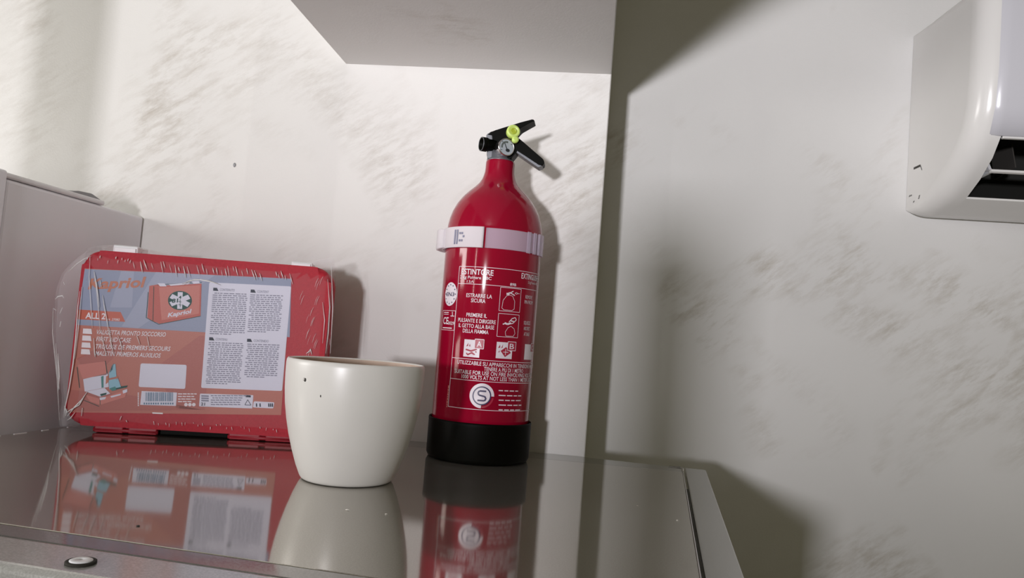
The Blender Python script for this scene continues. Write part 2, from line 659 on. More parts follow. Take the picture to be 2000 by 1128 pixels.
# front panel (above the seam) and bottom housing
bm = bmesh.new()
sweep(bm, list(range(SEAM, len(prof))), [(XH, 0), (XR, 0)])
obj('top_housing', bm, M['ac'], ac)
bm = bmesh.new()
up_idx = list(range(SEAM, 13))
PXL = XA + .028
rr = []
levp = [(PXL - .006, .0005), (PXL - .002, -.0018), (PXL + .006, -.0032), (XR, -.0032)]
for x, d in levp:
    pr = inset(prof, d)
    ring = [bm.verts.new(ax(pr[SEAM][0] + .0035, pr[SEAM][1], x))] + [bm.verts.new(ax(pr[i][0], pr[i][1], x)) for i in up_idx]
    rr.append(ring)
for a, b in zip(rr, rr[1:]):
    for k in range(len(a) - 1):
        f = bm.faces.new((a[k], a[k + 1], b[k + 1], b[k])); f.smooth = True
obj('front_panel', bm, M['ac_panel'], ac)
# lower housing right of the side cover: bottom lip behind the mouth
MO = 4              # mouth spans profile 5..8 (z .337..0.392)
bm = bmesh.new()
sweep(bm, list(range(0, MO + 1)), [(XH, 0), (XR, 0)])
a = prof[MO]
box(bm, XH - XA, XR - XA, a[0] - 1.155 - .0005, a[0] - 1.155 + .012, a[1] - .33, a[1] - .33 + .0030, .0009, 2)
obj('bottom_housing', bm, M['ac'], ac)
bm = bmesh.new()
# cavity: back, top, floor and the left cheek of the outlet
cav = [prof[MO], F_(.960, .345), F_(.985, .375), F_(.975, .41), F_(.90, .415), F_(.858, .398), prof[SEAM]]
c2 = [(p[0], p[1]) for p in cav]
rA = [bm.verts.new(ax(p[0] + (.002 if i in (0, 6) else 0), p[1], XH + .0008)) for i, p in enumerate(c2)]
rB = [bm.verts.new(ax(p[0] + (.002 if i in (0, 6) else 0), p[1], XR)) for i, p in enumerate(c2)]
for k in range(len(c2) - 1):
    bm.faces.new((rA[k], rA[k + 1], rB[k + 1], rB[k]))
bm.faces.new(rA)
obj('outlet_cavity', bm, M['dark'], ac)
bm = bmesh.new()
box(bm, XH - XA + .002, XR - XA, prof[SEAM][0] - 1.155 + .001, prof[SEAM][0] - 1.155 + .007, prof[SEAM][1] - .33 - .0040, prof[SEAM][1] - .33 - .0005, .001, 1)
obj('outlet_rail', bm, M['ac'], ac)
# louvre blade with pivot arm
bm = bmesh.new()
bl = [F_(.880, .3592), F_(.8845, .3585), F_(.886, .3606), F_(.920, .3690), F_(.919, .3700), F_(.884, .3620), F_(.881, .3620)]
prism(bm, bl, ax, XH + .006, XR, 0)
obj('louvre_blade', bm, M['ac'], ac)
bm = bmesh.new()
prism(bm, rounded([F_(.885, .3595), F_(.915, .3585), F_(.905, .3725), F_(.895, .3735)], .003), ax, XH + .007, XH + .0105, .0005)
obj('louvre_arm', bm, M['clip'], ac)
for k in range(5):
    bm = bmesh.new()
    x = XH + .045 + k * .07
    prism(bm, [F_(.90, .370), F_(.945, .366), F_(.955, .400), F_(.91, .400)], ax, x, x + .0015)
    obj('inner_vane', bm, M['scuff'], ac)


def on_x(px, py, X):
    r = ray(px, py)
    return CAM + r * (X / r.x)


def stroke(bm, pts, w, X, off=.0004):
    ps = [on_x(a, b, X) for a, b in pts]
    for p, q in zip(ps, ps[1:]):
        d = (q - p); n = Vector((0, -d.z, d.y)).normalized() * w
        vs = [p + n, q + n, q - n, p - n]
        bm.faces.new([bm.verts.new(v - Vector((off, 0, 0)) - Vector((XA, 1.155, .33))) for v in vs])


bm = bmesh.new()
stroke(bm, [(1785, 329), (1798, 323)], .0016, XA)
stroke(bm, [(1798, 323), (1801, 332)], .0006, XA)
for (a, b) in ((1776, 384), (1784, 395), (1794, 388), (1779, 383), (1795, 384)):
    stroke(bm, [(a, b), (a + 2, b - 3)], .0008, XA)
obj('scuff', bm, M['scuff'], ac)
bm = bmesh.new()
# thin line where the panel is seamed into the side cover
pz = inset(prof, -.0004)
tube(bm, [ax(pz[SEAM][0] + .010, pz[SEAM][1] - .0005, XA + .011), ax(pz[SEAM][0] + .004, pz[SEAM][1] - .001, XA + .017),
          ax(pz[SEAM][0] + .0008, pz[SEAM][1], XA + .026), ax(pz[SEAM][0], pz[SEAM][1], XH)], [.0002, .0003, .0005, .0005], 6)
obj('panel_seam', bm, M['scuff'], ac)

# small hole in the wall
r = ray(458, 322); p = CAM + r * (YW / r.y)
bm = bmesh.new()
lathe(bm, [(.0020, 0), (.0018, .0006), (.0008, .0008)], 14, Matrix.Translation(p) @ Matrix.Rotation(PI / 2, 4, 'X') @ Matrix.Scale(1.5, 4, (0, 1, 0)))
o = obj('wall_plug', bm, M['fridge_trim'])
tag(o, 'tiny grey plug in the bright wall above the case and pot', 'plug')

# ================================================================== CREAM POT
pot = thing('plant_pot', 'empty cream ceramic plant pot standing before the red case', 'pot', (-.2095, .681, 0))
outer = [(.0350, .0010), (.0388, .0004), (.0405, .0016), (.0418, .0035), (.0458, .0127), (.0503, .0258), (.0541, .0390), (.0571, .0520),
         (.0594, .0655), (.0608, .0790), (.0614, .0920), (.0615, .1010), (.0612, .1040), (.0603, .1055), (.0590, .1055), (.0580, .1044)]
bm = bmesh.new()
lathe(bm, outer, 96, None, True, False)
# small chip and pinhole in the glaze are separate parts below
obj('shell', bm, M['pot'], pot)
bm = bmesh.new()
lathe(bm, [(.0580, .1044), (.0574, .100), (.0570, .088), (.0545, .062), (.0500, .040), (.0440, .020), (.036, .010), (.002, .008)], 96, None, False, True)
obj('inner_wall', bm, M['pot_in'], pot)


def on_pot(px, py, off=.0003):
    r = ray(px, py); c = Vector((-.2095, .681, 0))
    t = .5
    for _ in range(400):
        p = CAM + r * t
        rad = math.hypot(p.x - c.x, p.y - c.y)
        z = p.z
        R = None
        for (r0, z0), (r1, z1) in zip(outer, outer[1:]):
            if z0 <= z <= z1:
                R = r0 + (r1 - r0) * (z - z0) / max(1e-6, z1 - z0)
        if R and rad <= R + off:
            return p - c, Vector(((p.x - c.x) / rad, (p.y - c.y) / rad, 0))
        t += .0005
    return Vector((0, 0, 0)), Vector((0, -1, 0))


for (px, py, w, h) in ((596, 741, .0013, .0018), (626, 773, .0005, .0010)):
    p, n = on_pot(px, py)
    bm = bmesh.new()
    lathe(bm, [(1, -.3), (1, .1), (.7, .2)], 12, Matrix.Translation(p) @ n.to_track_quat('Z', 'Y').to_matrix().to_4x4() @ Matrix.Diagonal((w, h, .0006, 1)))
    obj('glaze_chip', bm, M['scuff'], pot)
p, n = on_pot(593.5, 740)
bm = bmesh.new()
lathe(bm, [(1, -.2), (.8, .8), (.3, 1)], 12, Matrix.Translation(p) @ n.to_track_quat('Z', 'Y').to_matrix().to_4x4() @ Matrix.Diagonal((.0011, .0014, .0009, 1)))
obj('glaze_bead', bm, M['pot'], pot)

# ================================================================== FIRE EXTINGUISHER
EX, EY, ER = -.1190, .870, .0548
fe = thing('fire_extinguisher', 'red fire extinguisher with black base and frosted strap standing right of the cream pot', 'fire extinguisher', (EX, EY, 0))
bm = bmesh.new()
body = [(.050, .006), (ER, .012), (ER, .2530), (.0543, .2600), (.0528, .2680), (.0502, .2765), (.0462, .2850), (.0408, .2930),
        (.0345, .3000), (.0280, .3060), (.0232, .3110), (.0200, .3160), (.0183, .3205), (.0172, .3250), (.0168, .3300), (.0167, .3365),
        (.0163, .3385), (.0150, .3388)]
lathe(bm, body, 128)
obj('cylinder', bm, M['red'], fe)
bm = bmesh.new()
lathe(bm, [(.0505, .0012), (.0535, .0000), (.0562, .0016), (.0578, .0050), (.0580, .0400), (.0583, .0425), (.0578, .0440), (.0568, .0440), (.0562, .0425), (.0560, .0380)], 128)
obj('base_ring', bm, M['black'], fe)

# strap
SZ0, SZ1 = .2315, .2535


def arc_band(bm, a0, a1, r0, r1, z0, z1, n=40, bev=.0006):
    t = bmesh.new()
    pr = rounded([(r0, z0), (r1, z0), (r1, z1), (r0, z1)], bev, 2)
    rings = []
    for k in range(n + 1):
        a = a0 + (a1 - a0) * k / n
        rings.append([t.verts.new((p[0] * math.sin(a), -p[0] * math.cos(a), p[1])) for p in pr])
    for a, b in zip(rings, rings[1:]):
        for k in range(len(pr)):
            t.faces.new((a[k], a[(k + 1) % len(pr)], b[(k + 1) % len(pr)], b[k]))
    t.faces.new(rings[0]); t.faces.new(rings[-1][::-1])
    for f in t.faces:
        f.smooth = True
    merge(bm, t)


D = math.radians
st_a = D(-9)         # where the doubled milky part ends (angle from the front, + to the right)
bm = bmesh.new()
arc_band(bm, D(-2), D(298), ER + .0004, ER + .0018, SZ0, SZ1, 90)
strap = obj('strap', bm, M['strap'], fe)
strap['label'] = 'frosted plastic strap'
bm = bmesh.new()
arc_band(bm, D(-98), D(-4), ER + .0022, ER + .0040, SZ0 - .0003, SZ1 + .0006, 40)
o = obj('strap_overlap', bm, M['strap2'], strap)
bm = bmesh.new()
# rounded clasp loop standing off at the left
aa = [D(-62), D(-70), D(-80), D(-90), D(-101), D(-112), D(-124)]
rrs = [.0595, .0625, .0645, .0655, .0652, .0635, .0590]
pts = [Vector((r_ * math.sin(a), -r_ * math.cos(a), 0)) for a, r_ in zip(aa, rrs)]
t = bmesh.new(); rings = []
for i, p in enumerate(pts):
    n = Vector((p.x, p.y, 0)).normalized()
    hh = .0112 if 0 < i < 6 else .0104
    pr = rounded([(-.0014, -hh), (.0014, -hh), (.0014, hh), (-.0014, hh)], .0012, 2)
    rings.append([t.verts.new(p + n * a + Vector((0, 0, (SZ0 + SZ1) / 2 + b))) for a, b in pr])
for a, b in zip(rings, rings[1:]):
    for k in range(len(rings[0])):
        f = t.faces.new((a[k], a[(k + 1) % len(a)], b[(k + 1) % len(a)], b[k])); f.smooth = True
t.faces.new(rings[0]); t.faces.new(rings[-1][::-1])
merge(bm, t)
obj('clasp_loop', bm, M['strap2'], strap)
bm = bmesh.new()
for a in (-40, -36.5):
    arc_band(bm, D(a), D(a + 1.6), ER + .0040, ER + .0048, SZ0 + .003, SZ1 - .003, 3, .0002)
for a, z in ((-33, .2385), (-30, .2385), (-33, .2465), (-30, .2465), (-28, .243)):
    arc_band(bm, D(a), D(a + 2.0), ER + .0041, ER + .0046, z - .0012, z + .0012, 2, .0002)
obj('ratchet_tooth', bm, M['lab_text'], strap)
for a0, a1, dr in ((47, 53, .0022), (57, 62, .0030), (66, 78, .0042)):
    bm = bmesh.new()
    arc_band(bm, D(a0), D(a1), ER + .0018, ER + dr, SZ0 - .0008, SZ1 + .0008, 6, .0004)
    obj('strap_rib', bm, M['strap'], strap)


# --- printed label, wrapped on the cylinder
def cyl(px, py):
    """pixel -> (angle from the front, height) on the cylinder"""
    r = ray(px, py)
    c = Vector((EX, EY))
    d = Vector((r.x, r.y))
    a = d.dot(d); b = -2 * d.dot(c); cc = c.dot(c) - ER * ER
    disc = max(b * b - 4 * a * cc, 0)
    t = (-b - math.sqrt(disc)) / (2 * a)
    p = CAM + r * t
    return math.atan2(p.x - EX, -(p.y - EY)), p.z


def wrap(lift):
    R = ER + lift
    return lambda a, z: Vector((R * math.sin(a), -R * math.cos(a), z))


LT, LT2 = wrap(.00022), wrap(.00034)


def cline(bm, a0, z0, a1, z1, w=.0005, place=LT, n=None):
    n = n or max(1, int(abs(a1 - a0) / .06))
    L = math.hypot((a1 - a0) * ER, z1 - z0)
    nx, nz = -(z1 - z0) / L * w / 2 / ER, (a1 - a0) * ER / L * w / 2
    for k in range(n):
        s, e = k / n, (k + 1) / n
        A, B = a0 + (a1 - a0) * s, a0 + (a1 - a0) * e
        Z, Y = z0 + (z1 - z0) * s, z0 + (z1 - z0) * e
        bm.faces.new([bm.verts.new(place(A - nx, Z - nz)), bm.verts.new(place(B - nx, Y - nz)),
                      bm.verts.new(place(B + nx, Y + nz)), bm.verts.new(place(A + nx, Z + nz))])


def cpoly(bm, pts, place=LT):
    bm.faces.new([bm.verts.new(place(a, z)) for a, z in pts])


def crect(bm, a0, a1, z0, z1, place=LT, n=6):
    for k in range(n):
        A, B = a0 + (a1 - a0) * k / n, a0 + (a1 - a0) * (k + 1) / n
        cpoly(bm, [(A, z0), (B, z0), (B, z1), (A, z1)], place)


def ctext(bm, s, px0, py0, px1, hpx=None, h=None, bold=.0, place=LT, py1=None):
    a0, z0 = cyl(px0, py0)
    a1, z1 = cyl(px1, py0 + (px1 - px0) * .09) if py1 is None else cyl(px1, py1)
    flat_text(bm, s, a0, z0, a1, h if h else hpx * .000548, place, bold)


def frame(bm, a0, a1, z0, z1, w=.0005, place=LT):
    cline(bm, a0, z0, a1, z0, w, place); cline(bm, a0, z1, a1, z1, w, place)
    cline(bm, a0, z0, a0, z1, w, place, 1); cline(bm, a1, z0, a1, z1, w, place, 1)


bm = bmesh.new()
aL, zT = cyl(899, 519)
zT = cyl(975, 524)[1]
zH = cyl(975, 558)[1]
z3 = cyl(945, 703)[1]
z4 = cyl(940, 744)[1]
zB = cyl(940, 800)[1]
aL = cyl(888, 640)[0]
aR = D(150)
for z in (zT, zH, z3, z4, zB):
    cline(bm, aL, z, aR, z, .00055)
cline(bm, aL, zB, aL, zT, .00055, LT, 1)
lab = obj('printed_label', bm, M['print'], fe)
lab['label'] = 'white printed instruction label'
sp = lambda: bmesh.new()
bm = sp()
hz = lambda a, z, s: (a, z, s)


def ct2(bm, s, aa0, aa1, z, h, bold=0., place=LT):
    flat_text(bm, s, aa0, z, aa1, h, place, bold)


ac_ = lambda px, py: cyl(px, py)[0]
zc = lambda px, py: cyl(px, py)[1]
ct2(bm, 'ESTINTORE', ac_(902, 530), ac_(964, 533), zc(932, 536), .0062, .018)
ct2(bm, '2 kg Polvere ABC', ac_(899, 541), ac_(960, 544), zc(930, 544.5), .0034, .01)
ct2(bm, '13A', ac_(912, 550), ac_(926, 550), zc(918, 552), .0030)
ct2(bm, '89B', ac_(996, 556), ac_(1008, 557), zc(1002, 558), .0030, .02)
ct2(bm, 'ESTRARRE LA', ac_(911, 577), ac_(961, 581), zc(936, 581), .0043, .008)
ct2(bm, 'SICURA', ac_(920, 587), ac_(948, 590), zc(934, 590.5), .0043, .008)
ct2(bm, 'PREMERE IL', ac_(911, 616), ac_(951, 619), zc(931, 619), .0043, .008)
ct2(bm, 'PULSANTE E DIRIGERE', ac_(895, 627), ac_(968, 632), zc(931, 630), .0043, .008)
ct2(bm, 'IL GETTO ALLA BASE', ac_(896, 637), ac_(965, 643), zc(930, 640.5), .0043, .008)
ct2(bm, 'DELLA FIAMMA', ac_(904, 647), ac_(954, 651), zc(929, 650.5), .0043, .008)
ct2(bm, 'UTILIZZABILE SU APPARECCHI IN TENSIONE MAX 1000 V', ac_(893, 711), D(98), zc(945, 714), .0043, .008)
ct2(bm, 'TENERE A PIU DI 1 METRO', ac_(945, 724), ac_(1021, 729), zc(983, 726), .0043, .008)
ct2(bm, 'SUITABLE FOR USE ON FIRE INVOLVING VOLTAGE', ac_(888, 730), D(84), zc(940, 732), .0043, .008)
ct2(bm, '1000 VOLTS AT NOT LESS THAN 1 METER DISTANCE', ac_(901, 742), D(92), zc(945, 741.5), .0043, .008)
ct2(bm, 'EXTINGUISHER', ac_(1018, 543), D(84), zc(1030, 545), .0062, .018)
ct2(bm, '2 kg Powder ABC', ac_(1031, 553), D(78), zc(1040, 555), .0030)
ct2(bm, 'REMOVE', ac_(1026, 582), D(66), zc(1036, 584), .0040)
ct2(bm, 'PIN FROM', ac_(1024, 593), D(68), zc(1036, 594), .0040)
for k, w in enumerate(('SQUEEZE', 'AND DIRECT', 'AT BASE')):
    ct2(bm, w, ac_(1023, 628 + 11 * k), D(66), zc(1033, 634 + 11 * k), .0040)
# maker's address: small print in four short lines
for k in range(5):
    zz = zc(995, 763 + k * 9.3)
    a = ac_(974, 760 + k * 9)
    for j in range(4):
        w = random.uniform(.08, .16)
        cline(bm, a, zz, a + w, zz, .0011, LT)
        a += w + .03
lett = obj('lettering', bm, M['print'], lab)
# vertical small print
bm = sp()
a = ac_(875, 770)
z = zc(875, 795)
while z < zc(875, 752):
    s = random.uniform(.0012, .003)
    cline(bm, a, z, a, z + s, .0012, LT, 1)
    z += s + .0007
obj('lettering', bm, M['lab_pink2'], lab)

# pictogram frames
bm = sp()
a0, a1 = ac_(976, 585), ac_(1016, 590)
za, zb = zc(995, 608), zc(995, 562)
frame(bm, a0, a1, za, zb, .0005)
zcx, zd = zc(992, 658), zc(992, 613)
a2, a3 = ac_(972, 635), ac_(1012, 640)
frame(bm, a2, a3, zcx, zd, .0005)


def poly_line(bm, pts, a0, a1, z0, z1, w=.00045):
    P = [(a0 + (a1 - a0) * u, z0 + (z1 - z0) * v) for u, v in pts]
    for p, q in zip(P, P[1:]):
        cline(bm, p[0], p[1], q[0], q[1], w, LT, 2)


bottle = [(.22, .05), (.12, .12), (.15, .45), (.30, .66), (.44, .70), (.58, .66), (.70, .45), (.70, .12), (.60, .05), (.22, .05)]
poly_line(bm, bottle, a0, a1, za, zb)
poly_line(bm, [(.30, .70), (.40, .80), (.55, .76), (.68, .70)], a0, a1, za, zb, .0011)
poly_line(bm, [(.28, .74), (.42, .74)], a0, a1, za, zb, .0022)
poly_line(bm, [(.42, .78), (.60, .88)], a0, a1, za, zb, .0010)
poly_line(bm, [(.68, .80), (.76, .84), (.84, .80), (.76, .76), (.68, .80)], a0, a1, za, zb)
poly_line(bm, [(.84, .80), (.93, .80)], a0, a1, za, zb)
poly_line(bm, [(.40, .04), (.36, .22), (.48, .42), (.62, .48), (.78, .38), (.84, .18), (.76, .05), (.40, .04)], a2, a3, zcx, zd)
poly_line(bm, [(.30, .60), (.44, .56), (.60, .62)], a2, a3, zcx, zd, .0020)
poly_line(bm, [(.22, .54), (.36, .60)], a2, a3, zcx, zd, .0012)
poly_line(bm, [(.50, .66), (.64, .82), (.80, .88), (.86, .78), (.70, .62), (.56, .58)], a2, a3, zcx, zd, .0009)
poly_line(bm, [(.58, .72), (.74, .70)], a2, a3, zcx, zd, .0012)
obj('pictogram', bm, M['print'], lab)
# second language column pictogram strip and class tiles A, B, C
tiles = []
for (x0, y0, x1, y1) in ((906, 697, 937, 663), (969, 700, 1000, 668), (1024, 702, 1040, 672)):
    A0, A1 = ac_(x0, (y0 + y1) / 2), ac_(x1, (y0 + y1) / 2 + 2)
    if x0 > 1010:
        A1 = A0 + (tiles[1][1] - tiles[1][0])
    Z0, Z1 = zc((x0 + x1) / 2, y0), zc((x0 + x1) / 2, y1)
    tiles.append((A0, A1, Z0, Z1))
    bm = sp()
    crect(bm, A0, A1, Z0, Z1)
    obj('class_tile', bm, M['print'], lab)
bm = sp()
for A0, A1, Z0, Z1 in tiles:
    dA, dZ = A1 - A0, Z1 - Z0
    crect(bm, A0 + dA * .68, A0 + dA * 1.22, Z0 + dZ * .52, Z0 + dZ * 1.06, LT2)
# flames, logs, fuel can and bottle shapes inside the tiles
A0, A1, Z0, Z1 = tiles[0]; dA, dZ = A1 - A0, Z1 - Z0
for pts in ([(.12, .38), (.5, .30), (.85, .44), (.80, .52), (.45, .40), (.15, .46)], [(.2, .14), (.55, .30), (.75, .18), (.70, .12), (.5, .2), (.3, .08)],
            [(.16, .22), (.8, .36), (.84, .30), (.2, .14)], [(.15, .6), (.28, .82), (.26, .62)], [(.33, .62), (.38, .76), (.42, .60)]):
    cpoly(bm, [(A0 + dA * u, Z0 + dZ * v) for u, v in pts], LT2)
A0, A1, Z0, Z1 = tiles[1]; dA, dZ = A1 - A0, Z1 - Z0
for pts in ([(.55, .10), (.92, .38), (.58, .72), (.26, .46)], [(.10, .62), (.2, .84), (.22, .66)], [(.28, .62), (.38, .88), (.36, .66)], [(.12, .36), (.2, .5), (.2, .38)]):
    cpoly(bm, [(A0 + dA * u, Z0 + dZ * v) for u, v in pts], LT2)
obj('tile_print', bm, M['printred'], lab)
bm = sp()
LT3 = wrap(.00046)
A0, A1, Z0, Z1 = tiles[1]; dA, dZ = A1 - A0, Z1 - Z0
cline(bm, A0 + dA * .42, Z0 + dZ * .40, A0 + dA * .74, Z0 + dZ * .40, .0006, LT3)
cline(bm, A0 + dA * .57, Z0 + dZ * .22, A0 + dA * .57, Z0 + dZ * .60, .0006, LT3)
for (A0, A1, Z0, Z1), s in zip(tiles, 'ABC'):
    dA, dZ = A1 - A0, Z1 - Z0
    frame(bm, A0 + dA * .68, A0 + dA * 1.22, Z0 + dZ * .52, Z0 + dZ * 1.06, .0006, LT3)
    flat_text(bm, s, A0 + dA * .80, Z0 + dZ * .62, A0 + dA * 1.10, dZ * .34, LT3, .01)
obj('lettering', bm, M['print'], lab)
# round quality seal at the left
bm = sp()
ca, cz = cyl(880, 574)
ra, rz = (ac_(893, 575) - ca), (zc(880, 551) - cz)
for k in range(32):
    t0_, t1_ = 2 * PI * k / 32, 2 * PI * (k + 1) / 32
    cpoly(bm, [(ca, cz), (ca + ra * math.cos(t0_), cz + rz * math.sin(t0_)), (ca + ra * math.cos(t1_), cz + rz * math.sin(t1_))], wrap(.0005))
seal = obj('seal', bm, M['print'], lab)
bm = sp()
LS = wrap(.0009)
for k in range(12):
    A = ca + ra * .78 * math.cos(2 * PI * k / 12); Z = cz + rz * .80 * math.sin(2 * PI * k / 12)
    cpoly(bm, [(A + .0011 / ER * (1 if j % 2 == 0 else .45) * math.cos(PI / 2 + PI * j / 5), Z + .0011 * (1 if j % 2 == 0 else .45) * math.sin(PI / 2 + PI * j / 5)) for j in range(10)], LS)
flat_text(bm, 'EN3', ca - ra * .62, cz - .0022, ca + ra * .62, .0045, LS, .0)
obj('seal_print', bm, M['navy'], lab)
# conformity box
bm = sp()
b0, b1 = ac_(864.5, 625), ac_(888.5, 626)
c0, c1 = zc(875, 644), zc(875, 606)
frame(bm, b0, b1, c0, c1, .0005)
flat_text(bm, 'CE', b0 + (b1 - b0) * .12, c0 + .0065, b0 + (b1 - b0) * .58, .0078, LT, .02)
flat_text(bm, '0029', b0 + (b1 - b0) * .56, c0 + .0060, b0 + (b1 - b0) * .97, .0036, LT, .01)
cline(bm, b0 + (b1 - b0) * .12, c0 + .0022, b0 + (b1 - b0) * .85, c0 + .0022, .0011)
cline(bm, b0 + (b1 - b0) * .12, c1 - .0022, b0 + (b1 - b0) * .55, c1 - .0022, .0009)
cline(bm, b0 + (b1 - b0) * .12, c1 - .0042, b0 + (b1 - b0) * .55, c1 - .0042, .0006)
cline(bm, b0 + (b1 - b0) * .80, c1 - .0012, b0 + (b1 - b0) * .84, c1 - .0058, .0009, LT, 1)
cline(bm, b0 + (b1 - b0) * .70, c1 - .0058, b0 + (b1 - b0) * .94, c1 - .0058, .0008, LT, 1)
obj('conformity_box', bm, M['print'], lab)
# round maker's emblem: open ring with an S inside
bm = sp()
ea, ez = cyl(941, 772.5)
er = zc(941, 748) - ez
K = 1 / ER


def ring(bm, r0, r1, t0, t1, n, place):
    for k in range(n):
        s, e = t0 + (t1 - t0) * k / n, t0 + (t1 - t0) * (k + 1) / n
        cpoly(bm, [(ea + r0 * K * math.cos(s), ez + r0 * math.sin(s)), (ea + r1 * K * math.cos(s), ez + r1 * math.sin(s)),
                   (ea + r1 * K * math.cos(e), ez + r1 * math.sin(e)), (ea + r0 * K * math.cos(e), ez + r0 * math.sin(e))], place)


ring(bm, er * .76, er, 0, D(270), 30, LT)
ring(bm, .0001, er * .66, 0, 2 * PI, 32, LT)
obj('emblem', bm, M['print'], lab)
bm = sp()
ring(bm, er * .66, er * .76, 0, 2 * PI, 36, LT2)
sp_ = [(.36, .38), (-.22, .38), (-.34, .28), (-.34, .14), (-.24, .04), (.24, -.04), (.36, -.14), (.36, -.28), (.24, -.38), (-.36, -.38)]
P = [(ea + er * u * K * .9, ez + er * v) for u, v in sp_]
for p, q in zip(P, P[1:]):
    cline(bm, p[0], p[1], q[0], q[1], er * .13, LT2, 1)
obj('emblem_print', bm, M['navy'], lab)
bm = sp()
ring(bm, er * .84, er * .98, D(274), D(352), 12, LT)
obj('emblem_quarter', bm, M['printred'], lab)

# --- valve head, built in the plane of the lever (x-z), origin at the cylinder's axis


def pe(px, py, y=EY):
    r = ray(px, py)
    p = CAM + r * (y / r.y)
    return (p.x - EX, p.z)


def Z5(u, v):            # reading of the enlarged view of the head
    return pe(840 + u / 6.268, 220 + v / 6.268)


vx = lambda u, v, h: Vector((u, h, v))
bm = bmesh.new()
lathe(bm, [(.0150, .3370), (.0150, .3405), (.0135, .3415), (.0135, .3500), (.0120, .3530)], 40, Matrix.Translation((-.001, 0, 0)))
valve = obj('valve_neck', bm, M['greyvalve'], fe)
bm = bmesh.new()
prism(bm, rounded([Z5(706, 560), Z5(706, 300), Z5(735, 268), Z5(800, 248), Z5(1060, 330), Z5(1075, 500), Z5(1000, 590)], .0015, 3), vx, -.0095, .0095, .0010)
obj('valve_body', bm, M['blackgloss'], fe)
bm = bmesh.new()
prism(bm, rounded([Z5(712, 585), Z5(702, 300), Z5(722, 284), Z5(778, 262), Z5(785, 585)], .001, 3), vx, -.0105, .0085, .0008)
obj('valve_side', bm, M['greyvalve'], fe)
bm = bmesh.new()
prism(bm, rounded([Z5(715, 300), Z5(800, 250), Z5(1130, 148), Z5(1268, 112), Z5(1290, 130), Z5(1255, 146), Z5(1120, 222), Z5(1050, 300), Z5(990, 360), Z5(790, 400), Z5(780, 300)],
                  [.001, .002, .001, .001, .001, .001, .002, .001, .002, .001, 0], 3), vx, -.0110, .0110, .0008)
obj('lever', bm, M['blackgloss'], fe)
bm = bmesh.new()
prism(bm, rounded([Z5(990, 360), Z5(1095, 340), Z5(1150, 385), Z5(1398, 600), Z5(1408, 640), Z5(1385, 672), Z5(1335, 660), Z5(1065, 480), Z5(990, 470)],
                  [0, .001, .001, .003, .002, .003, .001, .001, 0], 3), vx, -.0105, .0075, .0008)
obj('carry_handle', bm, M['blackgloss'], fe)
bm = bmesh.new()
prism(bm, rounded([Z5(1065, 478), Z5(1338, 655), Z5(1385, 672), Z5(1330, 692), Z5(1060, 508)], .0007, 2), vx, -.0085, .0085, .0005)
obj('handle_rib', bm, M['greyvalve'], fe)
# nozzle facing left and a little to the camera
nz = Vector((-.85, -.52, -.03)).normalized()
c = Z5(655, 425)
mt = Matrix.Translation((c[0] + .0005, -.0155, c[1])) @ nz.to_track_quat('Z', 'Y').to_matrix().to_4x4()
bm = bmesh.new()
lathe(bm, [(.0066, -.0215), (.0070, -.0060), (.0082, -.0052), (.0082, .0008), (.0077, .0012), (.0068, .0008), (.0058, -.006), (.0020, -.008)], 36, mt)
o = obj('nozzle', bm, M['blackgloss'], fe)
bm = bmesh.new()
lathe(bm, [(.0080, .0007), (.0081, .0012), (.0075, .0014), (.0071, .0008)], 36, mt, False, False)
obj('nozzle_rim', bm, M['greyvalve'], o)
# pressure gauge
gn = Vector((.54, -.84, .03)).normalized()
c = Z5(955, 468)
gm = Matrix.Translation((c[0], -.0175, c[1])) @ gn.to_track_quat('Z', 'Y').to_matrix().to_4x4()
gscale = .0098
bm = bmesh.new()
lathe(bm, [(.0060, -.0135), (.0092, -.0130), (.0100, -.0115), (.0100, -.001), (.0099, .0008), (.0092, .0010), (.0088, .0002)], 48, gm, True, False)
g = obj('pressure_gauge', bm, M['chrome'], fe)
bm = bmesh.new()
lathe(bm, [(.0088, .0002), (.0001, .0003)], 48, gm, False, True)
obj('dial', bm, M['dial'], g)


def dial(bm, pts, h=.0007):
    bm.faces.new([bm.verts.new(gm @ Vector((x, y, h))) for x, y in pts])


# find dial axes: right and up as seen from the front
gi = gm.to_3x3().inverted()
gu = (gi @ Vector((0, 0, 1))); gu.z = 0; gu.normalize()
gr = Vector((gu.y, -gu.x, 0))
if (gm.to_3x3() @ gr).x < 0:
    gr = -gr


def dp(x, y):
    v = gr * x + gu * y
    return (v.x, v.y)


bm = bmesh.new()
for k in range(10):
    s, e = D(75 + 12 * k), D(87 + 12 * k)
    dial(bm, [dp(.0068 * math.cos(s), .0068 * math.sin(s)), dp(.0068 * math.cos(e), .0068 * math.sin(e)), dp(.0048 * math.cos(e), .0048 * math.sin(e)), dp(.0048 * math.cos(s), .0048 * math.sin(s))], .0005)
obj('dial_scale', bm, M['dialgreen'], g)
bm = bmesh.new()
dial(bm, [dp(.0012, -.0030), dp(-.0026, .0046), dp(-.0032, .0042), dp(.0002, -.0036)], .0008)
hub = [dp(.0014 + .0026 * math.cos(2 * PI * k / 16), -.0036 + .0019 * math.sin(2 * PI * k / 16)) for k in range(16)]
dial(bm, hub, .0009)
for x, y in ((-.0062, -.0040), (-.0055, .0055), (.0058, .0040), (.0004, .0060)):
    dial(bm, [dp(x - .0006, y - .0004), dp(x + .0006, y - .0004), dp(x + .0006, y + .0004), dp(x - .0006, y + .0004)], .0006)
obj('needle', bm, M['dialdark'], g)
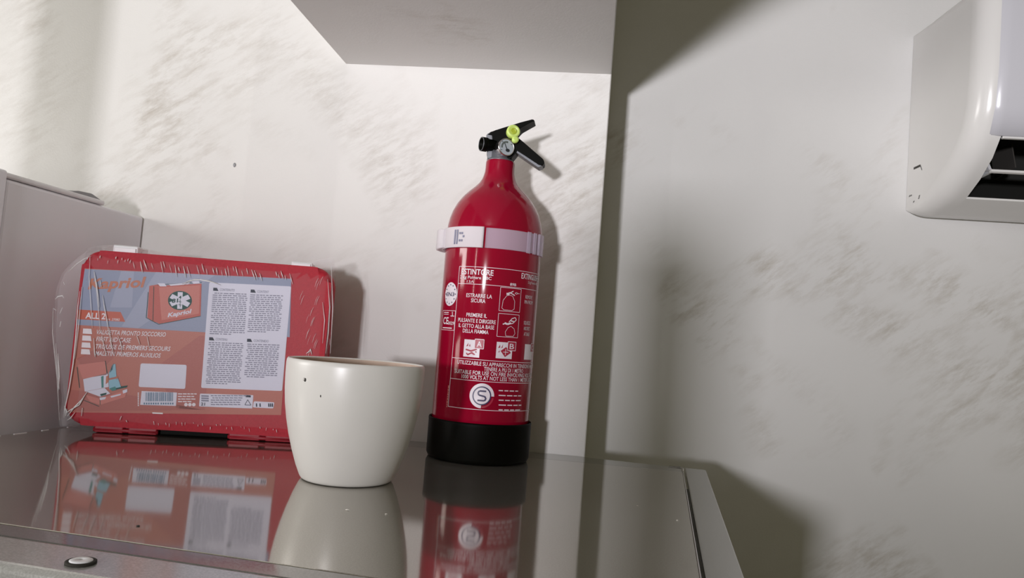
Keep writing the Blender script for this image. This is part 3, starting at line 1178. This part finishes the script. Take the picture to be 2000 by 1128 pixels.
# lime safety pin head and its tab
pn = Vector((.30, -.94, .12)).normalized()
c = Z5(1042, 272)
pm = Matrix.Translation((c[0], -.0170, c[1])) @ pn.to_track_quat('Z', 'Y').to_matrix().to_4x4()
bm = bmesh.new()
lathe(bm, [(.0060, -.0090), (.0075, -.0070), (.0077, -.0008), (.0070, .0005), (.0055, .0008), (.0046, .0000), (.0034, -.0006)], 36, pm)
pin = obj('safety_pin', bm, M['lime'], fe)
bm = bmesh.new()
lathe(bm, [(.0036, -.0008), (.0036, .0002), (.0026, .0008), (.0020, -.0003)], 28, pm)
obj('pin_hub', bm, M['limedark'], pin)
bm = bmesh.new()
c = Z5(1062, 372)
lathe(bm, [(.0036, -.0040), (.0040, -.0020), (.0038, .0010), (.0020, .0018)], 28, Matrix.Translation((c[0], -.0165, c[1])) @ pn.to_track_quat('Z', 'Y').to_matrix().to_4x4())
obj('pin_tab', bm, M['lime'], pin)

# ================================================================== FIRST AID CASE
CP = Vector((-.42, .812, 0))
CT = Vector((math.cos(math.radians(15)), math.sin(math.radians(15)), 0))
cs = thing('first_aid_case', 'red plastic first aid case in clear wrap, standing upright behind the cream pot', 'case', (CP.x, CP.y, 0), math.atan2(CT.y, CT.x))
CN = Vector((-CT.y, CT.x, 0))        # into the case


def cu(px, py, depth=0.0):
    r = ray(px, py)
    t = (CP + CN * depth - CAM).dot(CN) / r.dot(CN)
    p = CAM + r * t
    return ((p - CP).dot(CT), p.z)


cl = lambda u, v, h: Vector((u, h, v))
# front shell: rounded box with soft edges (local y: 0 = front)
OUT = [(-.1385, .0085), (.1262, .0078), (.1262, .2005), (-.1385, .1975)]


def shell(bm, y0, y1, rc, bev, o=0):
    pts = [(u + (o if u > 0 else -o), v + (o if v > .1 else -o)) for u, v in OUT]
    prism(bm, rounded(pts, rc, 8), cl, y0, y1, bev, 5)


bm = bmesh.new(); shell(bm, 0, .036, .022, .0075)
for f in bm.faces:
    f.smooth = len(f.verts) < 8
o = obj('front_shell', bm, M['casered'], cs)
bm = bmesh.new(); shell(bm, .0375, .074, .022, .0075)
for f in bm.faces:
    f.smooth = len(f.verts) < 8
obj('rear_shell', bm, M['casered'], cs)
bm = bmesh.new(); shell(bm, .034, .040, .020, .0005, -.0022)
obj('seam_gasket', bm, M['casedark'], cs)
# hinges under the case
for u0, u1 in ((cu(176, 845)[0], cu(300, 850)[0]), (cu(442, 860)[0], cu(575, 868)[0])):
    bm = bmesh.new()
    box(bm, u0, u0 + (u1 - u0) * .46, .010, .060, .0006, .0100, .0012)
    box(bm, u0 + (u1 - u0) * .54, u1, .010, .060, .0006, .0100, .0012)
    box(bm, u0 + (u1 - u0) * .40, u0 + (u1 - u0) * .60, .016, .056, .0016, .0100, .0008)
    h = obj('hinge', bm, M['casedark'], cs)
    bm = bmesh.new()
    tube(bm, [(u0 - .001, .012, .0035), (u1 + .001, .012, .0035)], .0024, 12)
    obj('hinge_pin', bm, M['casedark'], h)
bm = bmesh.new()
box(bm, cu(304, 852)[0], cu(440, 858)[0], .014, .058, .0008, .0095, .001)
obj('carry_handle', bm, M['black'], cs)  # black block put in for the dark gap between the hinges
# white latches on top
for p0, p1 in (((214, 482), (264, 488)), ((566, 518), (608, 523))):
    u0, u1 = cu(*p0)[0], cu(*p1)[0]
    bm = bmesh.new()
    box(bm, u0, u1, .010, .046, .1900, .2060 if p0[0] < 400 else .2050, .0014)
    h = obj('latch', bm, M['clip'], cs)
    bm = bmesh.new()
    box(bm, u0 + .002, u1 - .002, .0085, .0105, .1900, .2035, .0006)
    obj('latch_tongue', bm, M['clip'], h)

# --- paper label on the front
F = .0004


def lay(k):
    return lambda u, v: Vector((u, -F - .00008 * k, v))


def quad(bm, pts, k=0):
    bm.faces.new([bm.verts.new(lay(k)(u, v)) for u, v in pts])


def rect(bm, u0, u1, v0, v1, k=0, rc=0):
    pts = [(u0, v0), (u1, v0), (u1, v1), (u0, v1)]
    if rc:
        pts = [tuple(p) for p in rounded(pts, rc, 4)]
    quad(bm, pts, k)


def PQ(*pp):
    return [cu(a, b) for a, b in pp]


LU0, LU1 = -.1365, .0905
LV0, LV1 = cu(140, 806)[1], .1785
LVR0, LVR1 = .0350, .1830
zline = lambda v, u: v
bm = bmesh.new()
prism(bm, [(-.1362, .0215), (.0850, .0319), (.0822, .1845), (-.1350, .1765)], cl, .0002, -F + .00002)
sheet = obj('paper_label', bm, M['lab_or'], cs)
sheet['label'] = 'orange and blue-grey paper label'
yb = lambda px: 637 + (px - 150) * .020
bm = bmesh.new()
quad(bm, PQ((166, 525), (569, 544), (566, 658), (149, 634)), 1)
obj('blue_panel', bm, M['lab_blue'], sheet)
bm = bmesh.new()
quad(bm, PQ((305, 531), (420, 537), (270, 641), (238, 637)), 2)
quad(bm, PQ((237, 529), (262, 530), (258, 600), (215, 600)), 2)
obj('blue_facet', bm, M['lab_blue2'], sheet)
bm = bmesh.new()
quad(bm, PQ((390, 655), (412, 656), (400, 800), (345, 797), (300, 720)), 1)
quad(bm, PQ((133, 760), (250, 770), (395, 800), (132, 803)), 1)
quad(bm, PQ((150, 700), (230, 660), (260, 660), (180, 740)), 1)
obj('orange_facet', bm, M['lab_or2'], sheet)
bm = bmesh.new()
quad(bm, PQ((153, 604), (236, 609), (245, 628), (151, 623)), 2)
obj('orange_band', bm, M['lab_or3'], sheet)
for pts, rc_ in ((((409, 551), (569, 559), (551, 763), (393, 757)), .002), (((275, 709), (365, 712), (362, 759), (271, 755)), .002),
                 (((277, 763), (346, 766), (344, 792), (274, 790)), .0003), (((391, 768), (495, 771), (493, 797), (389, 793)), .0008),
                 (((496, 783), (536, 785), (534, 797), (494, 795)), .0012)):
    bm = bmesh.new()
    quad(bm, [tuple(p) for p in rounded([Vector(p) for p in PQ(*pts)], rc_, 4)], 3)
    obj('white_panel', bm, M['lab_white'], sheet)


def ltext(bm, s, p0, p1, hpx, k=4, bold=0., shear=0.):
    (u0, v0), (u1, v1) = cu(*p0), cu(*p1)
    flat_text(bm, s, u0, v0, u1, hpx * .00055, lay(k), bold, shear, v1 - v0)


bm = bmesh.new()
ltext(bm, 'Kapriol', (172, 564), (284, 560), 21, 4, .03, .15)
obj('lettering', bm, M['lab_logo'], sheet)
bm = bmesh.new()
ltext(bm, 'ALL 2', (167, 621), (206, 623), 12, 5, .025)
ltext(bm, 'art. 27082', (208, 625), (234, 626), 4.5, 5, .01, .2)
ltext(bm, 'VALIGETTA PRONTO SOCCORSO', (189, 652), (324, 657), 9, 5, .012, .2)
ltext(bm, 'FIRST AID CASE', (188, 665.5), (256, 668.5), 9, 5, .012, .2)
ltext(bm, 'TROUSSE DE PREMIERS SECOURS', (187, 680), (333, 685), 9, 5, .012, .2)
ltext(bm, 'MALETÍN PRIMEROS AUXILIOS', (186, 693.5), (314, 698), 9, 5, .012, .2)
for k, y in enumerate((641, 654.5, 668, 681)):
    x = 163 - k * 1.2
    quad(bm, PQ((x, y), (x + 16, y + .8), (x + 17.5, y + 11), (x - 1, y + 10)), 5)
for k in range(4):
    ys = 767.5 + 5 * k
    x = 348
    while x < 380 - 5 * (k == 1) * 0 - 6 * (k in (2, 3)):
        w = random.uniform(4, 9)
        quad(bm, PQ((x, ys), (x + w, ys + .2), (x + w, ys + 2.2), (x, ys + 2)), 5)
        x += w + 1.2
for k in range(3):
    c = Vector(cu(363.5 + 7.7 * k, 789.5)); rr_ = .0019
    quad(bm, [(c.x + rr_ * math.cos(2 * PI * j / 16), c.y + rr_ * math.sin(2 * PI * j / 16)) for j in range(16)], 5)
y = 766
while y < 790:
    quad(bm, PQ((269.5, y), (272, y), (271.8, y + 2.4), (269.3, y + 2.4)), 5); y += 3.4
for x, y, w in ((375, 552, 0),):
    pass
obj('lettering', bm, M['print'], sheet)
bm = bmesh.new()
quad(bm, PQ((298, 804.5), (318.5, 805.5), (318.5, 808), (298, 807)), 5)
obj('tear_tab', bm, M['clip'], sheet)
# contents text: four blocks of fine grey print with dark country flags
bm = bmesh.new()
bd = bmesh.new()
for (x, y, w, n, nm) in ((417, 561.5, 68, 21, 'CONTENUTO'), (490, 565, 64, 19, 'CONTENT'), (409, 658, 68, 21, 'CONTENU'), (483, 661, 64, 17, 'CONTENIDO')):
    quad(bd, PQ((x, y), (x + 7, y + .3), (x + 10, y + 6.5), (x - .5, y + 6)), 5)
    ltext(bm, nm, (x + 12.5, y + 6), (x + 12.5 + 29 * len(nm) / 9, y + 7.2), 5, 5, .01)
    for i in range(n):
        yy = y + 9.5 + i * 3.95
        xs = x - 1 - i * .31
        xe = xs + w * (1 if i < n - 1 else .62)
        cx_ = xs + (random.uniform(0, 6) if random.random() < .3 else 0)
        while cx_ < xe - 3:
            ww = min(random.uniform(3, 10), xe - cx_)
            yl = yy + (cx_ - xs) * .035
            quad(bm, PQ((cx_, yl), (cx_ + ww, yl + ww * .035), (cx_ + ww, yl + ww * .035 + 1.9), (cx_, yl + 1.9)), 5)
            cx_ += ww + random.uniform(1.0, 2.4)
for i in range(5):
    yy = 771 + i * 4.3
    x = 412 + (3 if i == 1 else 0)
    while x < 476 - i * 2:
        ww = random.uniform(4, 9)
        quad(bm, PQ((x, yy), (x + ww, yy + .3), (x + ww, yy + 2.3), (x, yy + 2)), 5)
        x += ww + 1.3
for i in range(3):
    quad(bm, PQ((393.5, 771 + i * 4.5), (408, 771.6 + i * 4.5), (408, 774.5 + i * 4.5), (393.5, 774 + i * 4.5)), 5)
obj('fine_print', bm, M['lab_text'], sheet)
ltext(bd, '21', (392.5, 791), (400.5, 791.3), 6, 5, .02)
tri = PQ((484, 780), (490.5, 790.5), (478.5, 790))
for a_, b_ in zip(tri, tri[1:] + tri[:1]):
    a_, b_ = Vector(a_), Vector(b_)
    d_ = (b_ - a_).normalized(); n_ = Vector((-d_.y, d_.x)) * .0003
    quad(bd, [tuple(a_ + n_), tuple(b_ + n_), tuple(b_ - n_), tuple(a_ - n_)], 5)
for x in (500, 507, 524, 527.5, 531):
    quad(bd, PQ((x, 787), (x + 2.2, 787), (x + 2.6, 794), (x, 793.5)), 5)
quad(bd, PQ((480, 770.8), (490, 771.5), (490, 775.5), (480, 775)), 5)
obj('dark_print', bd, M['lab_dark'], sheet)
bm = bmesh.new()
x = 285
rs = random.Random(4)
while x < 340:
    w = rs.choice((.7, .9, 1.4, 2.0))
    quad(bm, PQ((x, 765.6), (x + w, 765.6), (x + w - .4, 783), (x - .4, 783)), 5)
    x += w + rs.choice((.7, .9, 1.6))
x = 281
for k in range(13):
    quad(bm, PQ((x, 785.5), (x + 2.6, 785.5), (x + 2.6, 789.3), (x, 789.3)), 5)
    x += 4.5 if k != 6 else 6
obj('barcode', bm, M['lab_bars'], sheet)


# picture of the closed case
def pol(bm, k, *pp):
    quad(bm, PQ(*pp), k)


bm = bmesh.new()
pol(bm, 4, (292, 558), (309, 555), (315, 555), (311, 631), (299, 627), (288, 620))
pol(bm, 5, (302, 558), (394, 553.5), (392, 617), (311, 632), (301, 626))
pic = obj('case_picture', bm, M['lab_pink'], sheet)
bm = bmesh.new()
pol(bm, 6, (311, 561), (391, 556.5), (389, 612), (316, 625))
pol(bm, 6, (149, 1) if False else (152, 712), (206, 705), (209, 731), (162, 739))
pol(bm, 6, (167, 770), (196, 778), (196, 790), (176, 783))
pol(bm, 6, (196, 778), (249, 760), (245, 775), (196, 790))
obj('case_picture', bm, M['lab_pink2'], sheet)
bm = bmesh.new()
for a_, b_ in (((290, 570), (286, 620)), ((286, 620), (310, 633)), ((310, 633), (392, 617)), ((301, 559), (299, 626)), ((308, 556), (395, 551)),
               ((151, 716), (156, 757)), ((206, 704), (210, 730)), ((165, 781), (194, 793)), ((196, 779), (196, 790))):
    a_, b_ = Vector(cu(*a_)), Vector(cu(*b_))
    d_ = (b_ - a_).normalized(); n_ = Vector((-d_.y, d_.x)) * .00028
    quad(bm, [tuple(a_ + n_), tuple(b_ + n_), tuple(b_ - n_), tuple(a_ - n_)], 7)
c = Vector(cu(352, 586.5))
ru, rv = .0125, .0105
quad(bm, [(c.x + ru * math.cos(2 * PI * j / 32), c.y + rv * math.sin(2 * PI * j / 32)) for j in range(32)], 8)
obj('picture_emblem', bm, M['lab_green'], sheet)
bm = bmesh.new()
for k in range(3):
    a_ = PI / 2 + k * PI / 3 + .05
    dx, dy = math.cos(a_), math.sin(a_)
    w = .0026
    quad(bm, [(c.x + dx * ru * .88 - dy * w, c.y + dy * rv * .88 + dx * w), (c.x - dx * ru * .88 - dy * w, c.y - dy * rv * .88 + dx * w),
              (c.x - dx * ru * .88 + dy * w, c.y - dy * rv * .88 - dx * w), (c.x + dx * ru * .88 + dy * w, c.y + dy * rv * .88 - dx * w)], 9 + .2 * k)
ltext(bm, 'Kapriol', (328, 619), (374, 611), 8.5, 8, .03, .1)
pol(bm, 8, (308, 553), (322, 553), (326, 559), (313, 559))
pol(bm, 8, (330, 555), (372, 551.5), (368, 555), (334, 558))
pol(bm, 8, (373, 549), (389, 548.5), (391, 553), (379, 554))
# open case: white contents
pol(bm, 6, (163, 740), (211, 728), (213, 755), (166, 764))
pol(bm, 6, (168, 764), (205, 757), (216, 768), (196, 774))
pol(bm, 7, (195, 776), (208, 774), (206, 779), (196, 781))
pol(bm, 7, (240, 762), (249, 759), (249, 765), (241, 768))
pol(bm, 7, (216, 773), (237, 768), (236, 771), (218, 776))
obj('picture_white', bm, M['lab_white'], sheet)
bm = bmesh.new()
ltext(bm, '81', (336, 591), (348, 590), 8, 12, .03)
ltext(bm, '4', (349.5, 583), (354.5, 583), 6, 12, .03)
for x0, y0, x1, y1 in ((352, 584, 353, 600), (349, 588, 355, 590), (349, 594, 355, 596)):
    pol(bm, 12, (x0, y0), (x1, y0 + 1), (x1, y1), (x0, y1 - 1))
pol(bm, 7, (196, 769), (209, 766), (208, 770), (198, 773))
pol(bm, 7, (222, 756), (250, 752), (248, 756), (228, 760))
pol(bm, 7, (219, 714), (223, 709), (220, 722), (214, 728))
obj('picture_dark', bm, M['lab_green'], sheet)
bm = bmesh.new()
pol(bm, 7, (221, 711), (226, 710), (228, 735), (214, 738), (213, 728))
pol(bm, 8, (213, 742), (231, 738), (237, 755), (214, 760))
obj('picture_bottle', bm, M['lab_cyan'], sheet)
bm = bmesh.new()
pol(bm, 9, (214, 758), (226, 754), (228, 761), (220, 763))
pol(bm, 7, (198, 735), (203, 733), (203, 756), (199, 757))
obj('picture_box', bm, M['lab_teal'], sheet)
bm = bmesh.new()
pol(bm, 8, (208, 734), (212, 733), (213, 745), (207, 750))
pol(bm, 8, (226, 735), (231, 734), (231, 740), (227, 741))
obj('picture_box', bm, M['lab_logo'], sheet)

# --- clear wrap: a loose bag around the case
def bag_pts(front):
    edge = [(105, 600), (107, 570), (118, 535), (140, 510), (165, 492), (190, 482), (220, 477), (270, 482), (330, 495), (400, 503), (480, 511),
            (560, 516), (600, 511), (640, 503), (652, 508), (651, 560), (647, 620), (642, 690), (634, 780), (625, 862), (560, 862), (440, 854), (300, 845),
            (180, 838), (130, 836), (113, 828), (118, 780), (110, 720), (102, 660)]
    return [cu(a, b, .03) for a, b in edge]


ep = [Vector(p) for p in bag_pts(0)]
ep = [p for p in ep]
mid = Vector((-.003, .105))
# dense outline
dense = []
n = len(ep)
for i in range(n):
    a, b, c_, d_ = ep[i - 1], ep[i], ep[(i + 1) % n], ep[(i + 2) % n]
    for k in range(5):
        t = k / 5
        dense.append(.5 * ((2 * b) + (c_ - a) * t + (2 * a - 5 * b + 4 * c_ - d_) * t * t + (3 * b - a - 3 * c_ + d_) * t ** 3))


def wrap_sheet(front):
    bm = bmesh.new()
    rings = []
    steps = [1.0, .985, .96, .93, .88, .80, .65, .45, .25, .08]
    for s in steps:
        ring_ = []
        for p in dense:
            q = mid + (p - mid) * s
            # inside the case outline the film lies on the case; outside it tapers to the bag's edge at mid depth
            inu = min(q.x + .1385, .1262 - q.x); inv = min(q.y - .008, .197 - q.y)
            ins = min(inu, inv)
            k = max(0, min(1, (ins + .012) / .02)); k = k * k * (3 - 2 * k)
            if front:
                y = .034 * (1 - k) + (-.0016) * k
            else:
                y = .040 * (1 - k) + .0765 * k
            nn_ = noise.noise(Vector((q.x * 45, q.y * 22, 3.3 if front else 9))) * .0016 * (1 if k < .95 else .25)
            if front:
                y -= abs(nn_)
            else:
                y += abs(nn_)
            ring_.append(bm.verts.new((q.x, y, max(q.y, .0012))))
        rings.append(ring_)
    m_ = len(dense)
    for a, b in zip(rings, rings[1:]):
        for k in range(m_):
            f = bm.faces.new((a[k], a[(k + 1) % m_], b[(k + 1) % m_], b[k])); f.smooth = True
    bm.faces.new(rings[-1])
    for f in bm.faces:
        c_ = f.calc_center_median()
        if c_.x < -.1375 or c_.x > .1255 or c_.z > .2000:
            f.material_index = 1
    return bm


bm = wrap_sheet(True)
wr = obj('plastic_wrap', bm, M['wrap'], cs)
wr.data.materials.append(M['wrap2'])
wr['label'] = 'clear shrink wrap, front sheet'
bm = wrap_sheet(False)
o = obj('plastic_wrap', bm, M['wrap'], cs)
o['label'] = 'clear shrink wrap, rear sheet'
o.data.materials.append(M['wrap2'])
# creases of the film: raised slender folds, their glints put into white colour
bm = bmesh.new()
bs = bmesh.new()


def glint_crease(pts, w, soft=False, y=-.0026):
    P = []
    for i, (a, b) in enumerate(pts):
        u, v = cu(a, b, y)
        P.append((u, y - .0004 * math.sin(PI * i / max(1, len(pts) - 1)), v))
    n_ = len(P)
    tube(bs if soft else bm, P, [min(w, 1.15) * (.15 + .85 * math.sin(PI * (i + .35) / (n_ - .3))) * .00062 for i in range(n_)], 5, .6)


rc = random.Random(11)
# long folds running down the left part
for pts, w, s in (
        ([(156, 568), (152, 600), (148, 660), (143, 710), (135, 760), (126, 800), (125, 815)], 1.1, 0),
        ([(160, 560), (153, 640), (146, 700)], 1.4, 1),
        ([(183, 528), (188, 560), (192, 600), (196, 650)], .9, 1),
        ([(176, 505), (174, 540), (178, 600), (180, 640)], .8, 1),
        ([(184, 531), (189, 556), (191, 572), (194, 600)], .8, 0),
        ([(200, 576), (204, 600), (209, 625), (213, 655)], .8, 0),
        ([(195, 546), (198, 560)], .7, 0),
        ([(183, 660), (185, 690), (186, 697)], .9, 0),
        ([(199, 655), (204, 680), (208, 695)], .8, 0),
        ([(213, 640), (217, 670), (222, 692)], .8, 0),
        ([(230, 655), (236, 670), (238, 690)], .7, 0),
        ([(267, 655), (273, 672)], .8, 0),
        ([(287, 656), (292, 680)], .8, 0),
        ([(113, 690), (115, 715), (116, 735), (113, 770)], 1.4, 0),
        ([(109, 670), (112, 720), (116, 760)], 1.2, 1),
        ([(104, 600), (103, 650), (112, 740), (116, 820)], 1.0, 1),
        ([(170, 765), (160, 780), (145, 795), (132, 812)], 1.6, 0),
        ([(168, 768), (155, 790), (138, 800), (128, 806)], 1.2, 0),
        ([(126, 793), (130, 802), (128, 812)], 1.2, 0),
        ([(146, 805), (138, 816), (131, 820)], .9, 0),
        ([(108, 584), (113, 579), (122, 577), (125, 582)], 1.2, 0),
        ([(122, 600), (117, 612)], .9, 0), ([(119, 627), (117, 638)], 1.1, 0), ([(105, 602), (110, 606)], .8, 0), ([(124, 550), (126, 556)], .8, 0),
        ([(161, 796), (159, 812)], .9, 0), ([(237, 812), (234, 820)], .9, 0), ([(246, 820), (248, 824)], .9, 0),
        ([(355, 554), (372, 547), (392, 546), (415, 551), (430, 556)], 1.9, 0),
        ([(358, 556), (380, 545), (405, 547), (425, 553)], 2.2, 1),
        ([(134, 530), (150, 515), (165, 505), (178, 500)], 1.6, 1),
        ([(640, 545), (644, 600), (641, 650), (636, 690)], 1.6, 1),
        ([(647, 520), (650, 600), (645, 690)], 1.3, 1),
        ([(630, 590), (634, 625), (630, 670)], 1.0, 1),
        ([(598, 690), (604, 686), (606, 681), (609, 692)], 1.6, 0)):
    glint_crease(pts, w, bool(s))
# short comb of puckers along the top edge
x = 172
while x < 566:
    dens = 6.5 if x < 260 else 8.5
    y0 = 500 + (x - 170) * .082 + rc.uniform(-4, 6)
    L = rc.uniform(4, 8) if x < 258 else rc.uniform(8, 24)
    sl = rc.uniform(.15, .38) * (1 if x > 258 else -.8)
    if rc.random() < .85:
        glint_crease([(x, y0), (x + sl * L * .5, y0 + L * .5), (x + sl * L, y0 + L)], rc.uniform(.5, .95), rc.random() < .35)
    x += dens * rc.uniform(.5, 1.4)
x = 300
while x < 550:
    y0 = 826 + (x - 300) * .04 + rc.uniform(-6, 4)
    glint_crease([(x, y0), (x + rc.uniform(-1, 1.5), y0 + rc.uniform(2, 7))], rc.uniform(.5, .8), rc.random() < .5)
    x += rc.uniform(6, 22)
for k in range(20):
    x = rc.uniform(590, 632); y0 = rc.uniform(535, 700)
    glint_crease([(x, y0), (x - 4, y0 + 8), (x - 7, y0 + 18)], rc.uniform(.25, .5), True)
for k in range(14):
    x = rc.uniform(630, 645); y0 = rc.uniform(560, 700)
    glint_crease([(x, y0), (x + rc.uniform(-6, 6), y0 + rc.uniform(4, 12))], rc.uniform(.4, .7), True, .004)
a_ = obj('wrap_crease', bm, M['crease'], wr)
a_['kind'] = 'stuff'
a_ = obj('wrap_fold', bs, M['crease2'], wr)
a_['kind'] = 'stuff'

# flat print and specks too small to pick apart singly
JOINED = ('lettering', 'tile_print', 'pictogram', 'seal_print', 'conformity_box', 'emblem_print', 'emblem', 'fine_print', 'dark_print', 'barcode',
          'picture_dark', 'picture_white', 'picture_box', 'case_picture', 'picture_emblem', 'blue_facet', 'orange_facet', 'scuff', 'edge_bead', 'dial_scale',
          'needle', 'ratchet_tooth', 'printed_label', 'picture_bottle')
for o in S.objects:
    if o.type == 'MESH' and o.name.split('.')[0] in JOINED:
        o['kind'] = 'stuff'
